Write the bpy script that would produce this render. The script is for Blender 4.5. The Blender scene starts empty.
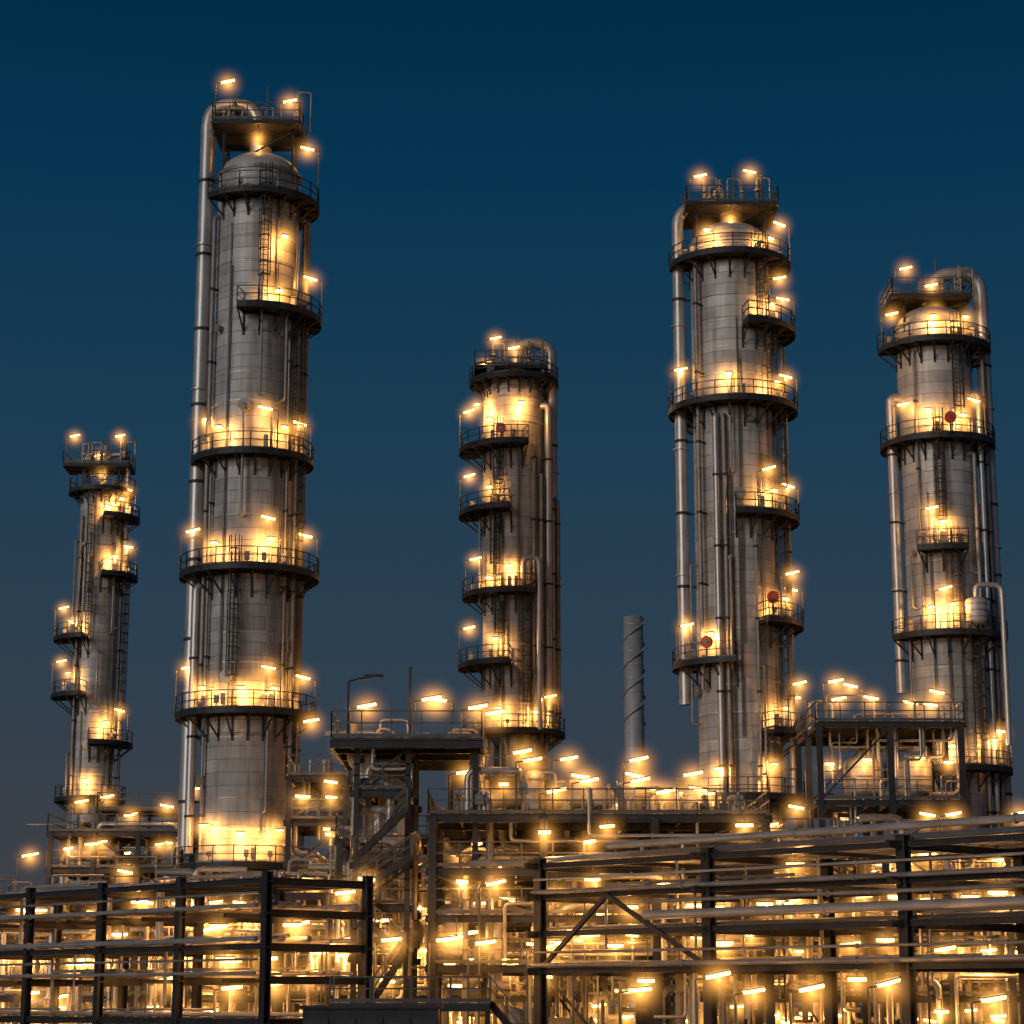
import bpy, math, random
from math import sin, cos, tan, pi, radians, sqrt, atan2, degrees
from mathutils import Vector, Matrix
CAMZ=5.0; F=2200.0; TH=radians(12.5)
def W(px,py,Y):
    a=(px-512)/F; b=(512-py)/F
    t=Y/(cos(TH)-b*sin(TH))
    return Vector((a*t,Y,CAMZ+t*(sin(TH)+b*cos(TH))))
def zo(py,Y): return W(512,py,Y).z
V=Vector
# ---------------------------------------------------------------- materials
def newmat(name):
    m=bpy.data.materials.new(name); m.use_nodes=True
    nt=m.node_tree; b=nt.nodes['Principled BSDF']; return m,nt,b
def N(nt,t,**kw):
    n=nt.nodes.new(t)
    for k,v in kw.items(): setattr(n,k,v)
    return n
def ramp(nt,fac,stops):
    r=N(nt,'ShaderNodeValToRGB'); e=r.color_ramp.elements
    while len(e)<len(stops): e.new(0.5)
    for i,(p,c) in enumerate(stops): e[i].position=p; e[i].color=(*c,1)
    nt.links.new(fac,r.inputs[0]); return r.outputs[0]
MATS={}
def metal(name,c1,c2,metallic,rough,scale=1.0,stretch=(1,1,.25),spec=.5):
    m,nt,b=newmat(name); L=nt.links.new
    tc=N(nt,'ShaderNodeTexCoord'); mp=N(nt,'ShaderNodeMapping'); mp.inputs['Scale'].default_value=stretch
    L(tc.outputs['Object'],mp.inputs[0])
    n=N(nt,'ShaderNodeTexNoise'); n.inputs['Scale'].default_value=scale; n.inputs['Detail'].default_value=4; n.inputs['Roughness'].default_value=.65
    L(mp.outputs[0],n.inputs['Vector'])
    L(ramp(nt,n.outputs['Fac'],[(.3,c1),(.7,c2)]),b.inputs['Base Color'])
    b.inputs['Metallic'].default_value=metallic; b.inputs['Specular IOR Level'].default_value=spec
    mr=N(nt,'ShaderNodeMapRange'); mr.inputs['To Min'].default_value=rough-.1; mr.inputs['To Max'].default_value=rough+.15
    L(n.outputs['Fac'],mr.inputs['Value']); L(mr.outputs[0],b.inputs['Roughness'])
    MATS[name]=m
metal('dark_steel',(.016,.018,.022),(.036,.038,.042),0,.5,1.5,spec=.25)
metal('grating_steel',(.03,.03,.03),(.055,.053,.05),.1,.6,2,spec=.25)
metal('rail_steel',(.05,.05,.048),(.1,.098,.09),.2,.5,2)
metal('dark_pipe',(.06,.06,.06),(.13,.13,.13),.3,.42,1,(1,1,1))
metal('bright_pipe',(.30,.295,.29),(.46,.45,.44),.5,.38,.8,(1,1,1))
metal('dull_pipe',(.15,.145,.14),(.27,.26,.25),.3,.45,1.2,(1,1,1))
metal('painted_pipe',(.24,.22,.19),(.36,.33,.29),.1,.45,1.2,(1,1,1))
metal('vessel_paint',(.28,.275,.27),(.42,.41,.40),.15,.42,.7)
metal('concrete',(.22,.21,.2),(.34,.33,.31),0,.9,.6,(1,1,1))
metal('red_paint',(.45,.05,.02),(.6,.08,.04),0,.4,3,(1,1,1))
metal('stack_metal',(.26,.26,.27),(.38,.38,.39),.2,.5,.8)
def cladding():
    m,nt,b=newmat('column_cladding'); L=nt.links.new
    tc=N(nt,'ShaderNodeTexCoord'); sx=N(nt,'ShaderNodeSeparateXYZ'); L(tc.outputs['Object'],sx.inputs[0])
    at=N(nt,'ShaderNodeMath',operation='ARCTAN2'); L(sx.outputs['Y'],at.inputs[0]); L(sx.outputs['X'],at.inputs[1])
    mu=N(nt,'ShaderNodeMath',operation='MULTIPLY'); L(at.outputs[0],mu.inputs[0]); mu.inputs[1].default_value=2.6
    cb=N(nt,'ShaderNodeCombineXYZ'); L(mu.outputs[0],cb.inputs[0]); L(sx.outputs['Z'],cb.inputs[1])
    br=N(nt,'ShaderNodeTexBrick'); L(cb.outputs[0],br.inputs['Vector'])
    br.inputs['Scale'].default_value=1; br.inputs['Mortar Size'].default_value=.026; br.inputs['Mortar Smooth'].default_value=.5
    br.inputs['Brick Width'].default_value=5.45; br.inputs['Row Height'].default_value=.82; br.inputs['Bias'].default_value=0
    br.inputs['Color1'].default_value=(.42,.415,.41,1); br.inputs['Color2'].default_value=(.56,.555,.54,1); br.inputs['Mortar'].default_value=(.20,.195,.19,1)
    mp=N(nt,'ShaderNodeMapping'); mp.inputs['Scale'].default_value=(1.8,1.8,.16); L(tc.outputs['Object'],mp.inputs[0])
    n=N(nt,'ShaderNodeTexNoise'); n.inputs['Scale'].default_value=1.2; n.inputs['Detail'].default_value=6; n.inputs['Roughness'].default_value=.7; L(mp.outputs[0],n.inputs['Vector'])
    n2=N(nt,'ShaderNodeTexNoise'); n2.inputs['Scale'].default_value=.6; n2.inputs['Detail'].default_value=5; L(tc.outputs['Object'],n2.inputs['Vector'])
    st=ramp(nt,n.outputs['Fac'],[(.34,(.66,.63,.6)),(.56,(1,1,1))])
    st2=ramp(nt,n2.outputs['Fac'],[(.32,(.74,.73,.71)),(.66,(1.0,1.0,1.0))])
    mx=N(nt,'ShaderNodeMix',data_type='RGBA',blend_type='MULTIPLY'); mx.inputs[0].default_value=1
    L(br.outputs['Color'],mx.inputs[6]); L(st,mx.inputs[7])
    mx2=N(nt,'ShaderNodeMix',data_type='RGBA',blend_type='MULTIPLY'); mx2.inputs[0].default_value=1
    L(mx.outputs[2],mx2.inputs[6]); L(st2,mx2.inputs[7]); L(mx2.outputs[2],b.inputs['Base Color'])
    b.inputs['Metallic'].default_value=.2
    mr=N(nt,'ShaderNodeMapRange'); mr.inputs['To Min'].default_value=.58; mr.inputs['To Max'].default_value=.40
    L(n.outputs['Fac'],mr.inputs['Value']); L(mr.outputs[0],b.inputs['Roughness'])
    bp=N(nt,'ShaderNodeBump'); bp.inputs['Strength'].default_value=.4; bp.inputs['Distance'].default_value=.05; bp.invert=True; L(br.outputs['Fac'],bp.inputs['Height'])
    bp2=N(nt,'ShaderNodeBump'); bp2.inputs['Strength'].default_value=.3; bp2.inputs['Distance'].default_value=.1
    L(n2.outputs['Fac'],bp2.inputs['Height']); L(bp.outputs[0],bp2.inputs['Normal']); L(bp2.outputs[0],b.inputs['Normal'])
    MATS['column_cladding']=m
cladding()
def emis(name,col,s):
    m,nt,b=newmat(name); b.inputs['Base Color'].default_value=(.8,.7,.5,1)
    b.inputs['Emission Color'].default_value=(*col,1); b.inputs['Emission Strength'].default_value=s
    m.cycles.emission_sampling='NONE'; MATS[name]=m
emis('lamp_glass',(1,.64,.27),2.6)
# added glow balls imitating lens bloom round lamps (volume emission, zero at the rim)
BLOOM_A=.68
def bloommat():
    m=bpy.data.materials.new('lamp_bloom_ball'); m.use_nodes=True; nt=m.node_tree; nt.nodes.remove(nt.nodes['Principled BSDF']); out=nt.nodes['Material Output']; L=nt.links.new
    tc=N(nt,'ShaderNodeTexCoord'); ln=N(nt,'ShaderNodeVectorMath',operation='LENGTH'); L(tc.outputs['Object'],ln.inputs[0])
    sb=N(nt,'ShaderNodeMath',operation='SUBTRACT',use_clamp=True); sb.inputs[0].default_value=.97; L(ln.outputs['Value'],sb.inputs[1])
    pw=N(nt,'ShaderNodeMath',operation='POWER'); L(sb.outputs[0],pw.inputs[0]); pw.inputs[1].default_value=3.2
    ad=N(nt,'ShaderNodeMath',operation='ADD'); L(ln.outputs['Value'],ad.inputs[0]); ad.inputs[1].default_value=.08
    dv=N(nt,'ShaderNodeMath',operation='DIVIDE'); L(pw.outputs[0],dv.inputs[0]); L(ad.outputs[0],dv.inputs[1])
    ml=N(nt,'ShaderNodeMath',operation='MULTIPLY'); L(dv.outputs[0],ml.inputs[0]); ml.inputs[1].default_value=BLOOM_A
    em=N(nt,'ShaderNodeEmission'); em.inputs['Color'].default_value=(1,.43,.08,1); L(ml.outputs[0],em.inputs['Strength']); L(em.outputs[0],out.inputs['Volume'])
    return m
def bloommesh():
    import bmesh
    me=bpy.data.meshes.new('lamp_bloom_ball'); bm=bmesh.new(); bmesh.ops.create_icosphere(bm,subdivisions=2,radius=1); bm.to_mesh(me); bm.free(); me.materials.append(bloommat()); return me
BLOOM=bloommesh()
# ---------------------------------------------------------------- mesh builder
def frame(d):
    d=d.normalized(); up=V((0,0,1)) if abs(d.z)<.95 else V((0,1,0))
    x=d.cross(up).normalized(); y=x.cross(d).normalized(); return x,y,d
class MB:
    def __init__(s): s.v=[];s.f=[];s.m=[];s.s=[];s.names=[]
    def add(s,vs,fs,mat,sm=False):
        if mat not in s.names: s.names.append(mat)
        k=s.names.index(mat); o=len(s.v)
        s.v.extend([tuple(v) for v in vs])
        for f in fs: s.f.append([i+o for i in f]); s.m.append(k); s.s.append(sm)
    def box(s,c,size,mat,M=None):
        c=V(c); h=[k/2 for k in size]
        vs=[V((x*h[0],y*h[1],z*h[2])) for x in(-1,1) for y in(-1,1) for z in(-1,1)]
        if M: vs=[M@v for v in vs]
        s.add([c+v for v in vs],[(0,1,3,2),(4,6,7,5),(0,4,5,1),(2,3,7,6),(0,2,6,4),(1,5,7,3)],mat)
    def beam(s,p,q,w,h,mat,I=False,off=0):
        p=V(p);q=V(q);x,y,d=frame(q-p); 
        def bx(cx,cy,ww,hh):
            vs=[e+x*(cx+a*ww/2)+y*(cy+b*hh/2) for e in(p,q) for a,b in((-1,-1),(1,-1),(1,1),(-1,1))]
            s.add(vs,[(0,1,2,3),(7,6,5,4),(0,4,5,1),(1,5,6,2),(2,6,7,3),(3,7,4,0)],mat)
        if I:
            t=max(.03,h*.09); bx(0,h/2-t/2,w,t); bx(0,-h/2+t/2,w,t); bx(0,0,t,h-2*t)
        else: bx(0,0,w,h)
    def cyl(s,p,q,r,mat,n=10,r2=None,caps=True):
        p=V(p);q=V(q);x,y,d=frame(q-p); r2=r if r2 is None else r2
        vs=[p+(x*cos(2*pi*i/n)+y*sin(2*pi*i/n))*r for i in range(n)]+[q+(x*cos(2*pi*i/n)+y*sin(2*pi*i/n))*r2 for i in range(n)]
        s.add(vs,[(i,(i+1)%n,n+(i+1)%n,n+i) for i in range(n)],mat,True)
        if caps: s.add(vs,[tuple(range(n))[::-1],tuple(range(n,2*n))],mat)
    def tube(s,pts,r,mat,n=10,bend=None,flanges=0):
        pts=[V(p) for p in pts]; bend=r*3 if bend is None else bend
        P=[pts[0]]
        for i in range(1,len(pts)-1):
            a,b,c=pts[i-1],pts[i],pts[i+1]; l1=(b-a).length;l2=(c-b).length
            tl=min(bend,l1*.48,l2*.48); d1=(b-a).normalized(); d2=(c-b).normalized()
            if d1.dot(d2)>.999 or bend==0: P.append(b); continue
            p0=b-d1*tl;p2=b+d2*tl
            for k in range(6):
                u=k/5; P.append(p0*(1-u)**2+b*2*u*(1-u)*.95+p2*u*u+ b*0.1*u*(1-u))
        P.append(pts[-1])
        x,y,d=frame(P[1]-P[0]); vs=[]
        for i,p in enumerate(P):
            if i==0: t=(P[1]-P[0]).normalized()
            elif i==len(P)-1: t=(P[-1]-P[-2]).normalized()
            else: t=((P[i]-P[i-1]).normalized()+(P[i+1]-P[i]).normalized()).normalized()
            x=(x-t*x.dot(t)).normalized(); y=t.cross(x)
            vs+=[p+(x*cos(2*pi*k/n)+y*sin(2*pi*k/n))*r for k in range(n)]
        fs=[(i*n+k,i*n+(k+1)%n,(i+1)*n+(k+1)%n,(i+1)*n+k) for i in range(len(P)-1) for k in range(n)]
        s.add(vs,fs,mat,True)
        s.add(vs,[tuple(range(n))[::-1],tuple(range(len(vs)-n,len(vs)))],mat)
        if flanges:
            for i in range(len(pts)-1):
                a,b=pts[i],pts[i+1]; l=(b-a).length; d=(b-a).normalized()
                if l<flanges: continue
                k=int(l//flanges)
                for j in range(1,k+1):
                    c=a+d*(l*j/(k+1)); s.cyl(c-d*.05,c+d*.05,r*1.25+.02,mat,n)
    def lathe(s,prof,mat,n=48,c=(0,0,0),axis='Z'):
        c=V(c); vs=[]
        for r,z in prof:
            for i in range(n):
                a=2*pi*i/n
                if axis=='Z': vs.append(c+V((r*cos(a),r*sin(a),z)))
                elif axis=='X': vs.append(c+V((z,r*cos(a),r*sin(a))))
                else: vs.append(c+V((r*sin(a),z,r*cos(a))))
        fs=[(j*n+i,j*n+(i+1)%n,(j+1)*n+(i+1)%n,(j+1)*n+i) for j in range(len(prof)-1) for i in range(n)]
        s.add(vs,fs,mat,True)
    def sector(s,z0,z1,r0,r1,a0,a1,mat,c=(0,0)):
        n=max(3,int(abs(a1-a0)/8)); full=abs(a1-a0)>=359.9; vs=[]
        for i in range(n+1):
            a=radians(a0+(a1-a0)*i/n); ca,sa=cos(a),sin(a)
            for r,z in((r0,z0),(r1,z0),(r1,z1),(r0,z1)): vs.append((c[0]+r*ca,c[1]+r*sa,z))
        fs=[]
        for i in range(n):
            for k in range(4): fs.append((i*4+k,(i+1)*4+k,(i+1)*4+(k+1)%4,i*4+(k+1)%4))
        if not full: fs+=[(0,1,2,3),(n*4+3,n*4+2,n*4+1,n*4)]
        s.add(vs,fs,mat)
    def vdrum(s,c,r,h,mat,n=28):
        p=[(0.01,-r*.5)]+[(r*sin(k*pi/12),-r*.5*cos(k*pi/12)) for k in range(1,6)]+[(r,0),(r,h)]+[(r*cos(k*pi/12),h+r*.5*sin(k*pi/12)) for k in range(1,6)]+[(0.01,h+r*.5)]
        s.lathe(p,mat,n,c)
        for z in(.15*h,.5*h,.85*h): s.sector(c[2]+z-.04,c[2]+z+.04,r-.01,r+.04,-180,180,'dull_pipe',(c[0],c[1]))
        for k in range(4):
            a=pi/4+k*pi/2; s.beam((c[0]+r*.9*cos(a),c[1]+r*.9*sin(a),c[2]-.6),(c[0]+r*.9*cos(a),c[1]+r*.9*sin(a),c[2]+.1),.1,.1,'dark_steel')
    def hdrum(s,c,r,l,mat,axis='X',n=28):
        p=[(0.01,-l/2-r*.5)]+[(r*sin(k*pi/12),-l/2-r*.5*cos(k*pi/12)) for k in range(1,6)]+[(r,-l/2),(r,l/2)]+[(r*cos(k*pi/12),l/2+r*.5*sin(k*pi/12)) for k in range(1,6)]+[(0.01,l/2+r*.5)]
        s.lathe(p,mat,n,c,axis)
    def build(s,name,parent):
        if not s.v: return
        me=bpy.data.meshes.new(name); me.from_pydata(s.v,[],s.f)
        for k in s.names: me.materials.append(MATS[k])
        me.polygons.foreach_set('material_index',s.m); me.polygons.foreach_set('use_smooth',s.s)
        me.update(); o=bpy.data.objects.new(name,me); bpy.context.scene.collection.objects.link(o); o.parent=parent; return o
WARM=(1,.43,.10)
LIGHTDATA={}
NL=[0]
class Site:
    def __init__(s,name,loc=(0,0,0),rz=0):
        s.root=bpy.data.objects.new(name,None); s.root.location=loc; s.root.rotation_euler=(0,0,rz); s.rz=rz
        bpy.context.scene.collection.objects.link(s.root); s.parts={}
    def __getitem__(s,k):
        if k not in s.parts: s.parts[k]=MB()
        return s.parts[k]
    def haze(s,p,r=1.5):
        o=bpy.data.objects.new('lamp_bloom_ball',BLOOM); o.location=p; o.scale=(r,r,r); o.parent=s.root; bpy.context.scene.collection.objects.link(o)  # emissive ball added at the lamp to imitate camera bloom
    def light(s,p,power,r=.09,haze=1.4):
        power=round(power/20)*20
        key=(power,r)
        if key not in LIGHTDATA:
            l=bpy.data.lights.new('sodium_lamp','POINT'); l.energy=power; l.color=WARM; l.shadow_soft_size=r; LIGHTDATA[key]=l
        o=bpy.data.objects.new('lamp_light',LIGHTDATA[key]); o.location=p; o.parent=s.root; bpy.context.scene.collection.objects.link(o); NL[0]+=1
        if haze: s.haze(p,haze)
    def bar(s,c,az=0,L=1.2,tilt=8,power=120,haze=1.4):
        M=Matrix.Rotation(radians(az)-s.rz,3,'Z')@Matrix.Rotation(radians(-tilt),3,'Y'); c=V(c)
        s['luminaires'].box(c+V((0,0,.07)),(L,.26,.05),'dark_steel',M)
        ax=M@V((1,0,0)); s['luminaires'].cyl(c-ax*L*.46,c+ax*L*.46,.1,'lamp_glass',8)
        if power: s.light(c+V((0,0,-.2)),power,.07,haze)
    def pole(s,b,h=2.4,az=0,L=1.2,power=120,tilt=10):
        b=V(b); t=b+V((0,0,h)); s['luminaires'].cyl(b,t,.05,'rail_steel',6)
        d=V((cos(radians(az)-s.rz),sin(radians(az)-s.rz),0))
        s['luminaires'].cyl(t,t+d*.35+V((0,0,.06)),.04,'rail_steel',6)
        s.bar(t+d*(.3+L/2)+V((0,0,.1+tilt*.008)),az,L,tilt,power,1.55)
    def rail(s,pts,h=1.15,closed=False,post=1.5,t=.06,toe=True):
        pts=[V(p) for p in pts]
        if closed: pts=pts+[pts[0]]
        b=s['railings']
        for a,c in zip(pts,pts[1:]):
            l=(c-a).length
            if l<.05: continue
            for hh in (h,h*.55): b.beam(a+V((0,0,hh)),c+V((0,0,hh)),t,t,'rail_steel')
            if toe: b.beam(a+V((0,0,.1)),c+V((0,0,.1)),.03,.16,'rail_steel')
            k=max(1,round(l/post))
            for i in range(k+1):
                p=a+(c-a)*i/k; b.beam(p,p+V((0,0,h)),t,t,'rail_steel')
    def ladder(s,p,ang,z0,z1,cage=True):
        b=s['ladders']; u=V((cos(ang),sin(ang),0)); w=V((-sin(ang),cos(ang),0)); p=V((p[0],p[1],0))
        for k in(-.26,.26): b.beam(p+w*k+V((0,0,z0)),p+w*k+V((0,0,z1)),.07,.07,'grating_steel')
        z=z0+.2
        while z<z1: b.beam(p-w*.26+V((0,0,z)),p+w*.26+V((0,0,z)),.04,.04,'grating_steel'); z+=.35
        if cage:
            z=z0+2.2
            angs=[radians(t) for t in(-90,-55,-20,20,55,90)]
            ring=lambda z:[p+u*(.1+.55*cos(t))+w*.4*sin(t)+V((0,0,z)) for t in angs]
            while z<z1+1:
                r=ring(z)
                for a,c in zip(r,r[1:]): b.beam(a,c,.05,.08,'grating_steel')
                z+=.9
            for a,c in zip(ring(z0+2.2),ring(z1+1)): b.beam(a,c,.05,.05,'grating_steel')
    def platform(s,z,R,ext,a0,a1):
        full=a1-a0>=359; ro=R+ext; P=s['platforms']
        P.sector(z-.1,z,R+.04,ro-.03,a0,a1,'grating_steel')
        P.sector(z-.28,z+.1,ro-.03,ro+.03,a0,a1,'dark_steel')
        P.sector(z-.28,z-.103,R+.02,R+.12,a0,a1,'dark_steel')
        n=max(2,int((a1-a0)/20))
        for i in range(n+(0 if full else 1)):
            a=radians(a0+(a1-a0)*i/n); u=V((cos(a),sin(a),0))
            P.beam(u*(R+.12)+V((0,0,z-.2)),u*(ro-.03)+V((0,0,z-.2)),.1,.18,'dark_steel')
            P.beam(u*(R)+V((0,0,z-.3-ext*.75)),u*(ro-.15)+V((0,0,z-.3)),.09,.09,'dark_steel')
            P.beam(u*(R+.05)+V((0,0,z-.5-ext*.75)),u*(R+.05)+V((0,0,z-.28)),.12,.1,'dark_steel')
        k=max(3,int(radians(a1-a0)*ro/1.3))
        pts=[V((ro*cos(radians(a0+(a1-a0)*i/k)),ro*sin(radians(a0+(a1-a0)*i/k)),z)) for i in range(k+1)]
        if not full:
            ra,rb=radians(a0),radians(a1)
            pts=[V((R*1.03*cos(ra),R*1.03*sin(ra),z))]+pts+[V((R*1.03*cos(rb),R*1.03*sin(rb),z))]
        s.rail(pts,post=1.3)
    def wall_lamp(s,R,a,z,power=150,out=.95):
        a=radians(a); u=V((cos(a),sin(a),0)); M=Matrix.Rotation(a,3,'Z')
        s['luminaires'].beam(u*R+V((0,0,z+.12)),u*(R+out)+V((0,0,z+.12)),.05,.05,'rail_steel')
        s['luminaires'].box(u*(R+out)+V((0,0,z+.1)),(.3,.5,.08),'dark_steel',M)
        s['luminaires'].box(u*(R+out)+V((0,0,z+.02)),(.24,.42,.09),'lamp_glass',M)
        s.light(u*(R+out)+V((0,0,z-.18)),power,.1,1.6)
    def done(s):
        for k,b in s.parts.items(): b.build(k,s.root)
# ---------------------------------------------------------------- columns
def column(px,Y,diam,ztop,plats,over=None,topdeck=None,ladders=(),risers=(),reels=(),extra=None,seed=1,base_lamps=()):
    p=W(px,550,Y); t=(p.y*cos(TH)+(p.z-CAMZ)*sin(TH)); R=diam/2/F*t
    S=Site('distillation_column',(p.x,Y,0)); rnd=random.Random(seed)
    zt=zo(ztop,Y); sh=S['shell']
    dome=[(R*cos(k*pi/16),zt+R*.62*sin(k*pi/16)) for k in range(1,8)]+[(.01,zt+R*.62)]
    sh.lathe([(R*1.04,0),(R*1.04,1.2),(R,1.25),(R,zt)]+dome,'column_cladding',72)
    rg=S['stiffening_rings']; z=3.0
    while z<zt:
        rg.sector(z-.05,z+.05,R-.02,R+.045,-180,180,'column_cladding'); z+=1.9*rnd.choice([1,1,1.5,2])
    rg.sector(zt-.12,zt+.12,R-.02,R+.1,-180,180,'dull_pipe')
    for i in range(12):
        a=radians(rnd.uniform(-170,-10)); z=rnd.uniform(8,zt-3); u=V((cos(a),sin(a),0)); rr=rnd.choice([.1,.12,.18,.3])
        S['nozzles'].cyl(u*(R-.1)+V((0,0,z)),u*(R+.38)+V((0,0,z)),rr,'dull_pipe',14)
        S['nozzles'].cyl(u*(R+.3)+V((0,0,z)),u*(R+.42)+V((0,0,z)),rr*1.4,'dull_pipe',14)
        if i%2:
            z1=z-rnd.uniform(3,9); b=u*(R+.55)
            S['nozzles'].tube([u*(R+.4)+V((0,0,z)),b+V((0,0,z)),b+V((0,0,z1)),u*R+V((0,0,z1))],min(rr,.12)*.8,'dull_pipe',8,bend=.2)
    for i in range(5):
        a=radians(rnd.uniform(-165,-15)); u=V((cos(a),sin(a),0)); z0=rnd.uniform(8,zt*.5); z1=rnd.uniform(zt*.6,zt-1)
        S['conduits'].beam(u*(R+.12)+V((0,0,z0)),u*(R+.12)+V((0,0,z1)),.06,.06,'dark_pipe'); S['conduits'].beam(u*(R+.12)+V((.14,0,z0)),u*(R+.12)+V((.14,0,z1-3)),.05,.05,'dark_pipe')
    for pl in plats:
        py,ext,a0,a1,lamps=pl[:5]; z=zo(py,Y); S.platform(z,R,ext,a0,a1)
        for L in lamps:
            k,a=L[0],L[1]
            if k=='p':
                az=L[2] if len(L)>2 else (0 if cos(radians(a))<0 else 180)
                ar=radians(a); h=L[3] if len(L)>3 else 2.3
                S.pole((cos(ar)*(R+ext),sin(ar)*(R+ext),z),h,az+rnd.uniform(-25,25),1.0,90,12)
            elif k=='w': S.wall_lamp(R,a,z+(L[2] if len(L)>2 else 1.7)+rnd.uniform(-.2,.2),rnd.uniform(.8,1.25)*WALLP)
        for i in range(3 if a1-a0<200 else 7):
            a=radians(rnd.uniform(a0+8,a1-8)); u=V((cos(a),sin(a),0)); c=u*(R+ext*.5)+V((0,0,z))
            S['instruments'].box(c+V((0,0,.7)),(.3,.3,rnd.uniform(.3,.8)),'dull_pipe'); S['instruments'].cyl(c,c+V((0,0,.7)),.05,'dull_pipe',6)
    for a,z0,z1 in ladders:
        ar=radians(a); S.ladder(((R+.3)*cos(ar),(R+.3)*sin(ar)),ar,zo(z0,Y),zo(z1,Y)+1.1)
    for a,py0,py1,r,mat,off in risers:
        ar=radians(a); u=V((cos(ar),sin(ar),0)); z0,z1=zo(py0,Y),zo(py1,Y); rr=R+off+r
        S['piping'].tube([u*(R-.1)+V((0,0,z1)),u*rr+V((0,0,z1)),u*rr+V((0,0,max(z0,.5))),u*(rr)+V((0,0,max(z0-.3,.2)))],r,mat,12,flanges=9)
        z=z0+2
        while z<z1-1:
            S['piping'].beam(u*R+V((0,0,z)),u*(rr)+V((0,0,z)),.12,.12,'dark_steel'); S['piping'].cyl(u*rr+V((0,0,z-.08)),u*rr+V((0,0,z+.08)),r+.05,'dark_steel',12); z+=5
    if over:
        side,r,pyt,pyb,off=over; zt2=zo(pyt,Y); x=side*(R+off+r); sw=S['overhead_pipe']
        sw.cyl((0,0,zt+R*.55),(0,0,zt+R*.62+.5),r*1.5,'bright_pipe',16)
        sw.tube([(side*.2,0,zt+R*.5),(side*.2,0,zt2),(x,0,zt2),(x,0,zo(pyb,Y))],r,'bright_pipe',18,bend=1.5,flanges=12)
        z=zo(pyb,Y)+3
        while z<zt: sw.beam((side*R,0,z),(x,0,z),.15,.15,'dark_steel'); sw.cyl((x,0,z-.1),(x,0,z+.1),r+.06,'dark_steel',16); z+=5.2
    if topdeck:
        pyd,x0,x1,lamps=topdeck; z=zo(pyd,Y); tt=Y/(cos(TH)-(512-pyd)/F*sin(TH)); cx=512+F*p.x/tt
        a=(x0-cx)/F*tt; b=(x1-cx)/F*tt; d=R*.9; P=S['top_deck']
        P.box(((a+b)/2,0,z-.06),(b-a,2*d,.08),'grating_steel')
        for yy in(-d,0,d): P.beam((a,yy,z-.22),(b,yy,z-.22),.12,.24,'dark_steel')
        for xx in(a,(a+b)/2,b): P.beam((xx,-d,z-.24),(xx,d,z-.24),.1,.2,'dark_steel')
        for xx in(max(a,-R*.85),min(b,R*.85)):
            for yy in(-d*.55,d*.55): P.beam((xx,yy,zt-.5),(xx,yy,z-.3),.16,.16,'dark_steel')
            P.beam((xx,-d*.55,zt+.2),(xx,d*.55,z-.4),.1,.1,'dark_steel')
        P.beam((max(a,-R*.85),-d*.55,zt+.2),(min(b,R*.85),-d*.55,z-.4),.1,.1,'dark_steel')
        S.rail([(a,-d,z),(b,-d,z),(b,d,z),(a,d,z)],closed=True,post=1.1)
        for i in range(12):
            xx=rnd.uniform(a+.3,b-.3); yy=rnd.uniform(-d,d)*.8; h=rnd.uniform(1,2.6); rr=rnd.uniform(.05,.16)
            P.cyl((xx,yy,z),(xx,yy,z+h),rr,rnd.choice(['dull_pipe','dark_pipe']),10); P.cyl((xx,yy,z+h*.6),(xx,yy,z+h*.6+.12),rr*1.8,'dull_pipe',10)
            if i%3==0: P.tube([(xx,yy,z+h),(xx,yy,z+h+.3),(xx+.9,yy,z+h+.3),(xx+.9,yy,z)],.07,'dull_pipe',8)
            if i%4==0: P.box((xx,yy,z+h*.4),(.5,.4,.6),'dull_pipe')
        P.cyl((0.4,0,z),(0.4,0,z+3.4),.05,'rail_steel',6); P.cyl((-.5,d*.5,z),(-.5,d*.5,z+2.8),.04,'rail_steel',6)
        for fx,fy,az,h in lamps: S.pole((a+(b-a)*fx,fy*d,z),h-.6,az,1.0,80,12)
        S.light((0,-d*.6,z-1.0),80,.08)
    for a,py in reels:
        ar=radians(a); u=V((cos(ar),sin(ar),0)); c=u*(R+1.5)+V((0,0,zo(py,Y)))
        S['hose_reel'].cyl(c-u*.1,c+u*.12,.42,'red_paint',20); S['hose_reel'].cyl(c-u*.2,c+u*.2,.16,'dull_pipe',12); S['hose_reel'].beam(c-V((0,0,1.2)),c,.1,.1,'dark_steel')
    if extra: extra(S,R,Y)
    S.done(); return S,R
WALLP=430
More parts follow.
